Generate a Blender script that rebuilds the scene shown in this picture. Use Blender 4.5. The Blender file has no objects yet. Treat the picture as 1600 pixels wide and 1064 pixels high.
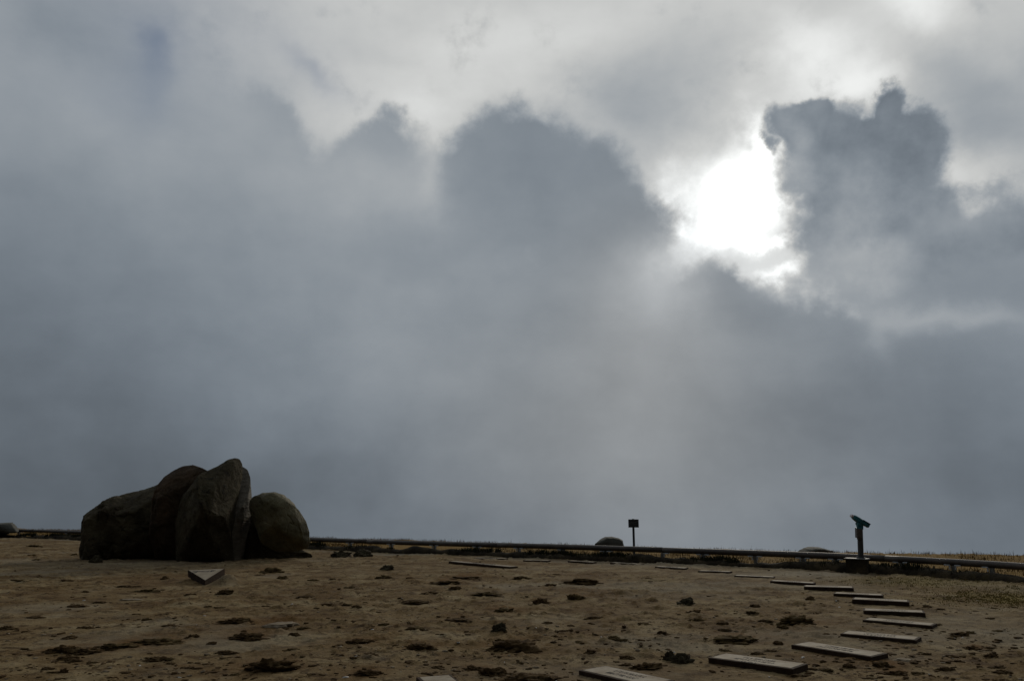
import bpy, bmesh, math, random
import numpy as np
from mathutils import Vector, Matrix
random.seed(7)
rng = np.random.default_rng(11)
SC = bpy.context.scene
COL = SC.collection
R = math.radians

# ------------------------------------------------------------------ camera
FPX = 1230.0            # focal length in pixels of a 1600 px wide frame
PITCH = R(11.75)
CAMZ = 1.6
cam_d = bpy.data.cameras.new('camera')
cam_d.sensor_width = 36.0
cam_d.lens = 36.0 * FPX / 1600.0
cam_d.clip_start = 0.1
cam_d.clip_end = 3000
cam = bpy.data.objects.new('camera', cam_d)
COL.objects.link(cam)
cam.location = (0, 0, CAMZ)
cam.rotation_euler = (R(90) + PITCH, 0, 0)
SC.camera = cam


def ray(px, py):
    """direction of the photograph's pixel (1600x1064) in the world"""
    x, y = px - 800.0, -(py - 532.0)
    c, s = math.cos(PITCH), math.sin(PITCH)
    return Vector((x, FPX * c - y * s, FPX * s + y * c)).normalized()


def at(px, py, z=0.0):
    """point of the ground plane (height z) seen at that pixel"""
    d = ray(px, py)
    t = (z - CAMZ) / d.z
    return Vector((d.x * t, d.y * t, z))


def mpp(y):
    return y / FPX       # metres per photo pixel at depth y


# ------------------------------------------------------------------ exposure
SC.view_settings.view_transform = 'Standard'
SC.view_settings.look = 'None'
SC.view_settings.gamma = 1.0
SC.view_settings.exposure = 0.0
SC.view_settings.use_curve_mapping = False

# ------------------------------------------------------------------ sun
SUN_DIR = ray(1158, 300)
sun_d = bpy.data.lights.new('sun', 'SUN')
sun_d.energy = 0.9
sun_d.angle = R(12)
sun_d.color = (1.0, 0.90, 0.74)
sun = bpy.data.objects.new('sun', sun_d)
COL.objects.link(sun)
sun.rotation_euler = SUN_DIR.to_track_quat('Z', 'Y').to_euler()

# ------------------------------------------------------------------ sky
world = bpy.data.worlds.new('World')
SC.world = world
world.use_nodes = True
NT = world.node_tree
NT.nodes.clear()


class E:
    """tiny expression helper for shader math"""
    def __init__(s, sock): s.s = sock
    def __add__(a, b): return m('ADD', a, b)
    def __radd__(a, b): return m('ADD', b, a)
    def __sub__(a, b): return m('SUBTRACT', a, b)
    def __rsub__(a, b): return m('SUBTRACT', b, a)
    def __mul__(a, b): return m('MULTIPLY', a, b)
    def __rmul__(a, b): return m('MULTIPLY', b, a)


def plug(sock, v):
    if isinstance(v, E): NT.links.new(v.s, sock)
    else: sock.default_value = v


def m(op, a, b=None, c=None, clamp=False):
    n = NT.nodes.new('ShaderNodeMath'); n.operation = op; n.use_clamp = clamp
    plug(n.inputs[0], a)
    if b is not None: plug(n.inputs[1], b)
    if c is not None: plug(n.inputs[2], c)
    return E(n.outputs[0])


def vm(op, a, b=None, c=None, out=0):
    n = NT.nodes.new('ShaderNodeVectorMath'); n.operation = op
    plug(n.inputs[0], a)
    if b is not None: plug(n.inputs[1], b)
    if c is not None: plug(n.inputs[2], c)
    return E(n.outputs['Value' if op in ('DOT_PRODUCT', 'LENGTH') else 'Vector'])


def sstep(v, lo, hi):
    n = NT.nodes.new('ShaderNodeMapRange'); n.interpolation_type = 'SMOOTHSTEP'
    plug(n.inputs['Value'], v)
    n.inputs['From Min'].default_value = lo; n.inputs['From Max'].default_value = hi
    return E(n.outputs['Result'])


def noise(vec, scale, detail=5, rough=0.55, color=False):
    n = NT.nodes.new('ShaderNodeTexNoise')
    plug(n.inputs['Vector'], vec)
    n.inputs['Scale'].default_value = scale
    n.inputs['Detail'].default_value = detail
    n.inputs['Roughness'].default_value = rough
    return E(n.outputs['Color' if color else 'Fac'])


def mixc(f, a, b):
    n = NT.nodes.new('ShaderNodeMix'); n.data_type = 'RGBA'
    plug(n.inputs[0], f)
    for sock, v in ((n.inputs[6], a), (n.inputs[7], b)):
        if isinstance(v, E): NT.links.new(v.s, sock)
        else: sock.default_value = (*v, 1)
    return E(n.outputs[2])


def lin(c):
    return tuple((v / 255 / 12.92) if v / 255 < 0.04045 else ((v / 255 + 0.055) / 1.055) ** 2.4 for v in c)


tc = NT.nodes.new('ShaderNodeTexCoord')
D = E(tc.outputs['Generated'])
sx = NT.nodes.new('ShaderNodeSeparateXYZ'); NT.links.new(D.s, sx.inputs[0])
az = m('ARCTAN2', E(sx.outputs[0]), E(sx.outputs[1]))
el = m('ARCSINE', E(sx.outputs[2]))
cx = NT.nodes.new('ShaderNodeCombineXYZ')
plug(cx.inputs[0], az); plug(cx.inputs[1], el)
P0 = E(cx.outputs[0])
# billowing of the cloud outlines
n1 = vm('SUBTRACT', noise(D, 7, 6, 0.55, True), (0.5, 0.5, 0.5))
n2 = vm('SUBTRACT', noise(vm('ADD', D, (4.1, 2.2, 7.7)), 30, 5, 0.6, True), (0.5, 0.5, 0.5))
P1 = vm('ADD', P0, vm('ADD', vm('MULTIPLY', n1, (0.13, 0.12, 0)), vm('MULTIPLY', n2, (0.034, 0.034, 0))))
P3 = vm('ADD', P0, vm('ADD', vm('MULTIPLY', n1, (0.09, 0.09, 0)), vm('MULTIPLY', n2, (0.05, 0.05, 0))))
P2 = vm('ADD', P0, vm('MULTIPLY', n1, (0.16, 0.10, 0)))


def ang(px, py):
    d = ray(px, py)
    return (math.atan2(d.x, d.y), math.asin(d.z), 0.0)


def blob(P, px, py, rx, ry, rot=0.0):
    c = ang(px, py)
    v = vm('SUBTRACT', P, c)
    if rot:
        n = NT.nodes.new('ShaderNodeVectorRotate'); n.rotation_type = 'Z_AXIS'
        plug(n.inputs['Vector'], v); n.inputs['Angle'].default_value = R(rot)
        v = E(n.outputs[0])
    # a shell of 'y*0' keeps the vector flat; radii in photo pixels
    v = vm('MULTIPLY', v, (FPX / rx, FPX / ry, 0))
    return vm('DOT_PRODUCT', v, v)


def gauss(P, blobs, base=0.0):
    """base + sum of soft bumps (x, y, rx, ry, amplitude[, rot])"""
    out = base
    for b in blobs:
        r2 = blob(P, b[0], b[1], b[2], b[3], b[5] if len(b) > 5 else 0)
        g = m('EXPONENT', m('MULTIPLY', r2, -1.0))
        out = m('MULTIPLY_ADD', g, b[4], out)
    return out


def meta(P, blobs):
    """union of compact blobs (field is 1 in a centre, 0 at the radius x 1.4)"""
    out = 0.0
    for b in blobs:
        r2 = blob(P, b[0], b[1], b[2], b[3], b[5] if len(b) > 5 else 0)
        f = m('SUBTRACT', 1.0, m('MULTIPLY', r2, 0.5), clamp=True)
        f = m('MULTIPLY', f, f)
        out = m('ADD', out, m('MULTIPLY', f, b[4]) if b[4] != 1 else f)
    return out


# brightness fields are kept in display values (0..255) and made linear at the end
fine = m('SUBTRACT', noise(D, 11, 5, 0.5), 0.5)
puff = m('SUBTRACT', noise(vm('ADD', D, (1.3, 5.2, 0.4)), 24, 6, 0.6), 0.5)
wisp = m('SUBTRACT', noise(vm('MULTIPLY', D, (1, 1, 2.2)), 5.5, 5, 0.55), 0.5)

# high pale layer
hi = gauss(P2, [
    (20, 60, 300, 330, -50), (300, 260, 260, 200, -16),
    (1010, 165, 150, 80, -36, 10), (930, 110, 70, 60, -10), (1130, 60, 160, 60, -8), (1470, 90, 160, 50, -22, 25),
    (1570, 220, 110, 80, -50), (1280, 85, 80, 40, 34, 25), (1400, 15, 90, 34, 40, 20), (1560, 60, 120, 60, -12),
    (640, 215, 90, 50, 16), (870, 140, 90, 80, 6), (560, 160, 110, 60, 8), (770, 60, 150, 60, 6),
    (1330, 140, 80, 26, 30), (1510, 275, 80, 45, 44)], 201.0)
hi = hi + wisp * 42.0 + fine * 16.0
glow = gauss(P3, [(1148, 316, 58, 52, 110), (1108, 352, 44, 30, 70), (1188, 240, 28, 56, 85), (1215, 380, 50, 9, 60),
                  (1238, 432, 48, 12, 56), (1250, 110, 40, 50, 12), (1130, 290, 110, 90, 22), (1180, 400, 120, 60, 16), (1060, 300, 30, 60, 20)])
hi = hi + m('MULTIPLY', glow, m('ADD', 1.0, puff * 1.8))

# big grey bank in the left and middle
bank_f = meta(P1, [
    (-120, 420, 420, 330, 1), (180, 420, 330, 270, 1), (420, 440, 200, 235, 1), (425, 215, 46, 55, .55),
    (590, 245, 70, 56, .9), (540, 420, 150, 150, 1), (590, 196, 30, 30, .45),
    (835, 262, 132, 95, 1), (735, 303, 108, 92, .95), (668, 362, 76, 84, .85), (830, 228, 60, 50, .4), (932, 335, 108, 108, 1), (1000, 380, 66, 74, .7), (830, 520, 250, 180, 1),
    (1125, 560, 75, 110, .9), (1110, 455, 50, 45, .7), (1190, 530, 110, 80, 1), (1330, 560, 130, 82, 1),
    (1240, 700, 420, 190, 1), (800, 750, 500, 260, 1), (200, 760, 600, 330, 1), (1560, 620, 200, 160, 1), (1560, 420, 120, 110, .5)])
bank_e = m('ADD', m('ADD', bank_f, fine * 0.8), puff * 0.34)
low_cover = sstep(el, 0.22, 0.10)
bank_t = sstep(bank_e, -0.06, 0.70)          # thin lit fringe
bank = m('MAXIMUM', sstep(bank_e, 0.08, 0.84), low_cover)
bank_c = gauss(P2, [
    (0, 0, 330, 260, 14), (430, 230, 230, 110, 12), (600, 300, 90, 60, 16), (620, 500, 240, 200, 8),
    (1000, 520, 110, 130, 12, -15), (1050, 440, 60, 70, 22), (1100, 396, 60, 26, 44), (1000, 700, 300, 160, 3), (1190, 620, 120, 90, 4),
    (1520, 760, 260, 180, -18), (1600, 780, 120, 90, -14), (-40, 880, 620, 330, -32), (420, 780, 300, 120, -12), (0, 560, 220, 260, -12), (780, 870, 800, 90, -5),
    (1390, 528, 26, 40, 16, 15), (1480, 495, 100, 20, 24, 14), (1260, 452, 60, 24, 20), (850, 280, 150, 110, -7), (655, 260, 26, 60, 20), (1330, 640, 160, 80, -14), (1180, 500, 90, 50, -6)], 141.0)
bank_c = bank_c + wisp * 20.0 + fine * 18.0 + puff * 5.0

# right-hand dark cloud
rc_f = meta(P1, [
    (1290, 243, 84, 70, 1), (1238, 190, 40, 32, .9), (1265, 168, 18, 18, .5), (1378, 184, 30, 34, .9), (1410, 225, 72, 62, 1), (1440, 215, 46, 46, .6),
    (1310, 320, 80, 80, 1), (1390, 370, 100, 100, 1), (1500, 400, 90, 90, .9), (1590, 400, 80, 110, .9),
    (1480, 470, 90, 80, .8), (1300, 420, 60, 60, .45), (1190, 212, 10, 14, .5), (1295, 314, 22, 16, -.7), (1335, 405, 44, 30, -.6), (1520, 328, 34, 20, -.8), (1345, 190, 14, 16, -.4)])
rc_e = m('ADD', m('ADD', rc_f, fine * 0.9), puff * 0.95)
rc_t = sstep(rc_e, -0.08, 0.58)
rc = sstep(rc_e, 0.06, 0.80)
rc_c = gauss(P2, [(1310, 320, 50, 40, 14), (1400, 430, 90, 50, 20), (1330, 410, 70, 60, 20), (1235, 250, 26, 90, 22),
                  (1560, 560, 200, 160, -8), (1400, 250, 90, 80, -4), (1540, 330, 60, 40, 24), (1480, 400, 60, 50, -8)], 132.0)
rc_c = rc_c + wisp * 40.0 + fine * 60.0 + puff * 40.0
# thin edges still let some of the bright layer through
fr_c = m('MULTIPLY_ADD', m('SUBTRACT', m('MINIMUM', hi, 235.0), 165.0), 0.55, 165.0)
hi = m('MULTIPLY_ADD', m('SUBTRACT', fr_c, hi), m('MULTIPLY', m('MAXIMUM', rc_t, bank_t), 0.75), hi)

L = m('MULTIPLY_ADD', m('SUBTRACT', rc_c, hi), rc, hi)
L = m('MULTIPLY_ADD', m('SUBTRACT', bank_c, L), bank, L)
# the sky behind the viewer: an even grey deck, darker than the sun side
front = sstep(m('COSINE', az), -0.25, 0.5)
zen = sstep(el, 0.55, 1.0)
back_v = m('ADD', 68.0, m('MULTIPLY', wisp, 30.0))
L = m('MULTIPLY_ADD', m('SUBTRACT', L, back_v), front, back_v)
L = m('MULTIPLY_ADD', m('SUBTRACT', m('ADD', 150.0, m('MULTIPLY', wisp, 40.0)), L), zen, L)
L = m('MAXIMUM', L, 30.0)
lum = m('POWER', m('MULTIPLY', L, 1 / 255.0), 2.22)
# beyond white: the thin veil in front of the sun itself
burn = m('MULTIPLY', gauss(P0, [(1155, 305, 34, 40, 1.0)]), m('SUBTRACT', 1.0, m('MAXIMUM', rc_t, bank_t)))
lum = m('MULTIPLY_ADD', burn, 2.0, lum)
# tint: dark cloud is bluish, bright cloud neutral to warm
warmth = sstep(L, 110, 205)
tint = mixc(warmth, (0.85, 1.0, 1.165), (0.985, 1.0, 0.985))
mid = gauss(P0, [(980, 680, 340, 220, 0.75), (1010, 470, 120, 150, 0.5)])
tint = mixc(m('MINIMUM', mid, 1.0), tint, (0.955, 1.0, 1.035))
blue = m('MINIMUM', gauss(P2, [(243, 58, 34, 26, 0.34), (300, 40, 200, 90, 0.25), (490, 112, 60, 16, 0.35, 25), (180, 150, 120, 60, 0.14), (240, 110, 40, 60, 0.22)]), 1.0)
cloud = vm('MULTIPLY', tint, lum)
nish = NT.nodes.new('ShaderNodeTexSky'); nish.sky_type = 'NISHITA'
nish.sun_disc = False
nish.sun_elevation = math.asin(SUN_DIR.z)
nish.sun_rotation = math.atan2(SUN_DIR.x, SUN_DIR.y)
nish.altitude = 1800
SKY_STRENGTH = 0.1
cloud10 = vm('MULTIPLY', cloud, (1 / SKY_STRENGTH,) * 3)
nish_c = vm('MULTIPLY', E(nish.outputs[0]), (0.50, 0.52, 0.55))
skyc = mixc(m('MULTIPLY', blue, 0.8), cloud10, nish_c)
bg = NT.nodes.new('ShaderNodeBackground')
NT.links.new(skyc.s, bg.inputs['Color'])
bg.inputs['Strength'].default_value = SKY_STRENGTH
wo = NT.nodes.new('ShaderNodeOutputWorld')
NT.links.new(bg.outputs[0], wo.inputs['Surface'])


# ------------------------------------------------------------------ numpy noise
_perm = rng.permutation(256)
_val = rng.random(65536) * 2 - 1


def _h(ix, iy, iz):
    ix, iy, iz = ix & 255, iy & 255, iz & 255
    return _val[(_perm[(_perm[(_perm[ix] + iy) & 255] + iz) & 255] * 251 + ix * 7 + iy * 13) & 65535]


def vnoise(x, y, z=0.0):
    x = np.asarray(x, float); y = np.asarray(y, float); z = np.zeros_like(x) + z
    ix, iy, iz = np.floor(x).astype(int), np.floor(y).astype(int), np.floor(z).astype(int)
    fx, fy, fz = x - ix, y - iy, z - iz
    fx, fy, fz = [f * f * f * (f * (f * 6 - 15) + 10) for f in (fx, fy, fz)]
    o = 0
    for dx in (0, 1):
        for dy in (0, 1):
            for dz in (0, 1):
                w = (fx if dx else 1 - fx) * (fy if dy else 1 - fy) * (fz if dz else 1 - fz)
                o = o + w * _h(ix + dx, iy + dy, iz + dz)
    return o


def fbm(x, y, z=0.0, o=4, g=0.5):
    s, a = 0, 1.0
    for i in range(o):
        s = s + a * vnoise(np.asarray(x) * 2 ** i + 17.3 * i, np.asarray(y) * 2 ** i - 9.1 * i, z * 2 ** i + 3.7 * i)
        a *= g
    return s


# ------------------------------------------------------------------ object helpers
def link(name, verts, faces, mat, parent=None, smooth=False, loc=None):
    me = bpy.data.meshes.new(name)
    me.from_pydata([tuple(v) for v in verts], [], [tuple(f) for f in faces])
    me.update()
    if smooth:
        me.polygons.foreach_set('use_smooth', [True] * len(me.polygons))
    me.materials.append(mat)
    o = bpy.data.objects.new(name, me)
    COL.objects.link(o)
    if parent: o.parent = parent
    if loc is not None: o.location = loc
    return o


def from_bm(name, bm, mat, parent=None, smooth=False, loc=None):
    bmesh.ops.recalc_face_normals(bm, faces=bm.faces)
    me = bpy.data.meshes.new(name)
    bm.to_mesh(me); bm.free()
    if smooth:
        me.polygons.foreach_set('use_smooth', [True] * len(me.polygons))
    me.materials.append(mat)
    o = bpy.data.objects.new(name, me)
    COL.objects.link(o)
    if parent: o.parent = parent
    if loc is not None: o.location = loc
    return o


def tag(o, label=None, cat=None, group=None, kind=None):
    if label: o['label'] = label
    if cat: o['category'] = cat
    if group: o['group'] = group
    if kind: o['kind'] = kind
    return o


def empty(name, loc, rz=0.0):
    o = bpy.data.objects.new(name, None)
    COL.objects.link(o)
    o.location = loc; o.rotation_euler = (0, 0, rz)
    o.empty_display_size = 0.2
    return o


def bm_box(bm, c, s, rot=None, bevel=0.0):
    r = bmesh.ops.create_cube(bm, size=1.0)
    vs = r['verts']
    for v in vs:
        v.co = Vector((v.co.x * s[0], v.co.y * s[1], v.co.z * s[2]))
    if bevel:
        es = list({e for v in vs for e in v.link_edges})
        rb = bmesh.ops.bevel(bm, geom=es, offset=bevel, segments=2, affect='EDGES', profile=0.5)
        vs = list({v for f in rb['faces'] for v in f.verts} | {v for v in vs if v.is_valid})
        vs = [v for v in vs if v.is_valid]
    M = Matrix.Translation(Vector(c)) @ (rot.to_4x4() if rot else Matrix())
    for v in vs: v.co = M @ v.co
    return vs


def bm_cyl(bm, p, q, r1, r2, seg=16):
    p, q = Vector(p), Vector(q)
    d = q - p
    M = Matrix.Translation((p + q) / 2) @ d.to_track_quat('Z', 'Y').to_matrix().to_4x4()
    bmesh.ops.create_cone(bm, cap_ends=True, segments=seg, radius1=r1, radius2=r2, depth=d.length, matrix=M)


# ------------------------------------------------------------------ materials
def new_mat(name):
    mt = bpy.data.materials.new(name); mt.use_nodes = True
    t = mt.node_tree; t.nodes.clear()
    out = t.nodes.new('ShaderNodeOutputMaterial')
    bs = t.nodes.new('ShaderNodeBsdfPrincipled')
    t.links.new(bs.outputs[0], out.inputs[0])
    return mt, t, bs


def rough_mat(name, cols, scale, rough=0.85, bump=0.4, bscale=None, bdist=0.01, detail=8, spec=0.4, extra=None, stretch=(1, 1, 1), metal=0.0):
    """cols: list of (position, rgb) along a noise ramp; extra: list of (rgb, scale, lo, hi, strength) patches"""
    mt, t, bs = new_mat(name)
    N = t.nodes.new
    co = N('ShaderNodeTexCoord')
    mp = N('ShaderNodeMapping'); mp.inputs['Scale'].default_value = stretch
    t.links.new(co.outputs['Object'], mp.inputs[0])
    nz = N('ShaderNodeTexNoise'); nz.inputs['Scale'].default_value = scale
    nz.inputs['Detail'].default_value = detail; nz.inputs['Roughness'].default_value = 0.6
    t.links.new(mp.outputs[0], nz.inputs[0])
    cr = N('ShaderNodeValToRGB')
    while len(cr.color_ramp.elements) < len(cols): cr.color_ramp.elements.new(0.5)
    for e, (p, c) in zip(cr.color_ramp.elements, cols):
        e.position = p; e.color = (*c, 1)
    t.links.new(nz.outputs[0], cr.inputs[0])
    col = cr.outputs[0]
    for k, (c, s, lo, hi_, st) in enumerate(extra or []):
        n2_ = N('ShaderNodeTexNoise'); n2_.inputs['Scale'].default_value = s
        n2_.inputs['Detail'].default_value = 6; n2_.inputs['Roughness'].default_value = 0.65
        mp2 = N('ShaderNodeMapping'); mp2.inputs['Location'].default_value = (3.1 * k + 1, 7.7 * k, 2.3)
        t.links.new(co.outputs['Object'], mp2.inputs[0]); t.links.new(mp2.outputs[0], n2_.inputs[0])
        mr = N('ShaderNodeMapRange'); mr.interpolation_type = 'SMOOTHSTEP'
        mr.inputs['From Min'].default_value = lo; mr.inputs['From Max'].default_value = hi_
        mr.inputs['To Max'].default_value = st
        t.links.new(n2_.outputs[0], mr.inputs['Value'])
        mx = N('ShaderNodeMix'); mx.data_type = 'RGBA'
        t.links.new(mr.outputs[0], mx.inputs[0]); t.links.new(col, mx.inputs[6])
        mx.inputs[7].default_value = (*c, 1)
        col = mx.outputs[2]
    t.links.new(col, bs.inputs['Base Color'])
    bs.inputs['Roughness'].default_value = rough
    bs.inputs['Specular IOR Level'].default_value = spec
    bs.inputs['Metallic'].default_value = metal
    bn = N('ShaderNodeTexNoise'); bn.inputs['Scale'].default_value = bscale or scale * 4
    bn.inputs['Detail'].default_value = 8; bn.inputs['Roughness'].default_value = 0.65
    t.links.new(mp.outputs[0], bn.inputs[0])
    bp = N('ShaderNodeBump'); bp.inputs['Strength'].default_value = bump; bp.inputs['Distance'].default_value = bdist
    t.links.new(bn.outputs[0], bp.inputs['Height'])
    t.links.new(bp.outputs[0], bs.inputs['Normal'])
    return mt


M_ground = rough_mat('trodden_earth', [(0.32, (0.088, 0.052, 0.019)), (0.47, (0.172, 0.113, 0.050)), (0.60, (0.235, 0.172, 0.088)), (0.8, (0.31, 0.25, 0.15))],
                     1.3, 0.95, 0.9, 22, 0.03, 10, 0.06,
                     extra=[((0.115, 0.066, 0.026), 0.55, 0.46, 0.64, 0.8), ((0.06, 0.033, 0.013), 4.2, 0.52, 0.61, 0.75), ((0.05, 0.028, 0.011), 9.0, 0.555, 0.63, 0.8), ((0.25, 0.19, 0.11), 2.0, 0.56, 0.68, 0.4),
                            ((0.25, 0.21, 0.145), 0.33, 0.52, 0.68, 0.5), ((0.25, 0.225, 0.17), 26.0, 0.62, 0.72, 0.55),
                            ((0.06, 0.036, 0.018), 16.0, 0.60, 0.68, 0.7)])
M_clod = rough_mat('damp_clod_earth', [(0.3, (0.022, 0.012, 0.005)), (0.50, (0.072, 0.042, 0.017)), (0.72, (0.15, 0.10, 0.048))], 9, 0.95, 1.0, 40, 0.02, spec=0.05)
M_clod_g = rough_mat('mossy_clod_earth', [(0.3, (0.035, 0.022, 0.009)), (0.52, (0.085, 0.055, 0.021)), (0.74, (0.15, 0.105, 0.048))], 9, 0.95, 1.0, 40, 0.02, spec=0.05)
M_paleclod = rough_mat('pale_flat_stone', [(0.3, (0.12, 0.085, 0.05)), (0.6, (0.24, 0.19, 0.13)), (0.8, (0.34, 0.28, 0.21))], 9, 0.9, 0.8, 40, 0.01, spec=0.1)
M_rock = rough_mat('dark_weathered_rock', [(0.3, (0.022, 0.016, 0.008)), (0.5, (0.056, 0.044, 0.023)), (0.75, (0.11, 0.09, 0.052))], 1.6, 0.9, 1.0, 6, 0.16, 12, 0.12,
                   extra=[((0.035, 0.02, 0.012), 0.9, 0.5, 0.7, 0.6), ((0.15, 0.135, 0.10), 7.0, 0.60, 0.70, 0.5), ((0.012, 0.010, 0.006), 3.0, 0.58, 0.64, 0.7)])
M_rock_red = rough_mat('rust_brown_rock', [(0.3, (0.022, 0.014, 0.008)), (0.5, (0.054, 0.034, 0.018)), (0.75, (0.10, 0.062, 0.034))], 1.4, 0.9, 1.0, 6, 0.16, 12, 0.12)
M_rock_grey = rough_mat('grey_banded_rock', [(0.3, (0.055, 0.044, 0.028)), (0.5, (0.12, 0.10, 0.070)), (0.75, (0.19, 0.16, 0.12))], 1.4, 0.8, 1.0, 5, 0.08, 12, 0.4, stretch=(1, 1, 3.5),
                        extra=[((0.05, 0.045, 0.035), 5.0, 0.6, 0.7, 0.6)])
M_rock_olive = rough_mat('olive_lichen_rock', [(0.3, (0.045, 0.037, 0.014)), (0.5, (0.095, 0.080, 0.034)), (0.75, (0.15, 0.125, 0.065))], 1.8, 0.8, 0.9, 6, 0.06, 12, 0.4,
                         extra=[((0.09, 0.076, 0.055), 1.2, 0.5, 0.62, 0.7), ((0.04, 0.035, 0.022), 6.0, 0.6, 0.7, 0.6)])
M_rock_far = rough_mat('grey_green_rock', [(0.3, (0.035, 0.034, 0.026)), (0.6, (0.065, 0.062, 0.048)), (0.8, (0.10, 0.09, 0.075))], 2.5, 0.85, 0.8, 12, 0.03)
M_slab = rough_mat('dark_slab_stone', [(0.3, (0.020, 0.011, 0.006)), (0.55, (0.042, 0.024, 0.014)), (0.8, (0.07, 0.045, 0.028))], 12, 0.85, 0.6, 40, 0.006, spec=0.1)
M_plate = rough_mat('polished_grey_plate', [(0.3, (0.20, 0.150, 0.095)), (0.5, (0.27, 0.22, 0.155)), (0.75, (0.34, 0.29, 0.22))], 6, 0.8, 0.5, 60, 0.004, spec=0.2,
                    extra=[((0.16, 0.11, 0.06), 5.0, 0.5, 0.68, 0.7), ((0.30, 0.28, 0.25), 40.0, 0.66, 0.72, 0.5)])
M_plate_tri = rough_mat('dusty_pale_plate', [(0.3, (0.24, 0.19, 0.13)), (0.6, (0.34, 0.28, 0.20)), (0.8, (0.40, 0.34, 0.26))], 6, 0.8, 0.4, 60, 0.004, spec=0.1)
M_ink = rough_mat('dark_engraving', [(0.3, (0.02, 0.015, 0.012)), (0.7, (0.05, 0.04, 0.03))], 20, 0.8, 0.2)
M_kerb = rough_mat('dark_kerb_stone', [(0.3, (0.014, 0.010, 0.006)), (0.5, (0.032, 0.024, 0.014)), (0.72, (0.09, 0.065, 0.034))], 2.5, 0.95, 1.0, 12, 0.05, spec=0.15,
                    extra=[((0.10, 0.075, 0.03), 1.2, 0.6, 0.7, 0.4)])
M_rail = rough_mat('weathered_dark_rail', [(0.3, (0.035, 0.026, 0.02)), (0.55, (0.065, 0.05, 0.038)), (0.8, (0.11, 0.09, 0.07))], 3, 0.55, 0.5, 30, 0.006, spec=0.5,
                    extra=[((0.10, 0.05, 0.03), 4.0, 0.55, 0.7, 0.5)])
M_post = rough_mat('grey_post_metal', [(0.3, (0.13, 0.12, 0.10)), (0.7, (0.24, 0.22, 0.19))], 8, 0.6, 0.3)
M_clamp = rough_mat('pale_clamp_metal', [(0.3, (0.32, 0.32, 0.31)), (0.7, (0.55, 0.55, 0.54))], 12, 0.45, 0.2)
M_conc = rough_mat('weathered_concrete', [(0.3, (0.05, 0.045, 0.035)), (0.55, (0.10, 0.09, 0.072)), (0.8, (0.16, 0.15, 0.125))], 3, 0.85, 0.8, 20, 0.01)
M_lit_top = rough_mat('lit_top_concrete', [(0.3, (0.10, 0.10, 0.09)), (0.7, (0.18, 0.18, 0.165))], 6, 0.6, 0.4, 30, 0.004)  # paler colour stands in for sky light on the pedestal's top
M_teal = rough_mat('dark_teal_paint', [(0.3, (0.008, 0.06, 0.072)), (0.7, (0.024, 0.17, 0.20))], 10, 0.4, 0.15)
M_poleg = rough_mat('grey_pole_paint', [(0.3, (0.03, 0.03, 0.028)), (0.7, (0.055, 0.052, 0.048))], 10, 0.5, 0.15)
M_box = rough_mat('worn_steel_box', [(0.3, (0.055, 0.045, 0.035)), (0.7, (0.10, 0.085, 0.07))], 14, 0.5, 0.3)
M_eye = rough_mat('pale_eyepiece', [(0.3, (0.40, 0.33, 0.33)), (0.7, (0.60, 0.52, 0.52))], 20, 0.5, 0.2)
M_lens = rough_mat('dark_lens_glass', [(0.3, (0.01, 0.01, 0.012)), (0.7, (0.02, 0.02, 0.022))], 5, 0.08, 0.0)
M_sign = rough_mat('dark_sign_paint', [(0.3, (0.018, 0.02, 0.024)), (0.7, (0.035, 0.038, 0.042))], 12, 0.5, 0.2)
M_signmark = rough_mat('faded_sign_lettering', [(0.3, (0.10, 0.10, 0.10)), (0.7, (0.16, 0.16, 0.16))], 20, 0.6, 0.2)
M_grass = rough_mat('dry_ochre_grass', [(0.3, (0.07, 0.036, 0.008)), (0.55, (0.13, 0.075, 0.018)), (0.8, (0.19, 0.12, 0.04))], 1.2, 0.8, 0.2, spec=0.2)
M_turf = rough_mat('short_ochre_turf', [(0.3, (0.15, 0.11, 0.03)), (0.7, (0.23, 0.18, 0.06))], 1.2, 0.9, 0.2, spec=0.05)
M_scrub = rough_mat('dark_scrub_leaf', [(0.3, (0.012, 0.014, 0.006)), (0.55, (0.03, 0.03, 0.012)), (0.8, (0.06, 0.05, 0.02))], 3, 0.85, 0.2, spec=0.15)
M_peb = rough_mat('bright_pebble_stone', [(0.3, (0.30, 0.28, 0.25)), (0.7, (0.55, 0.53, 0.50))], 30, 0.6, 0.2)

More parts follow.
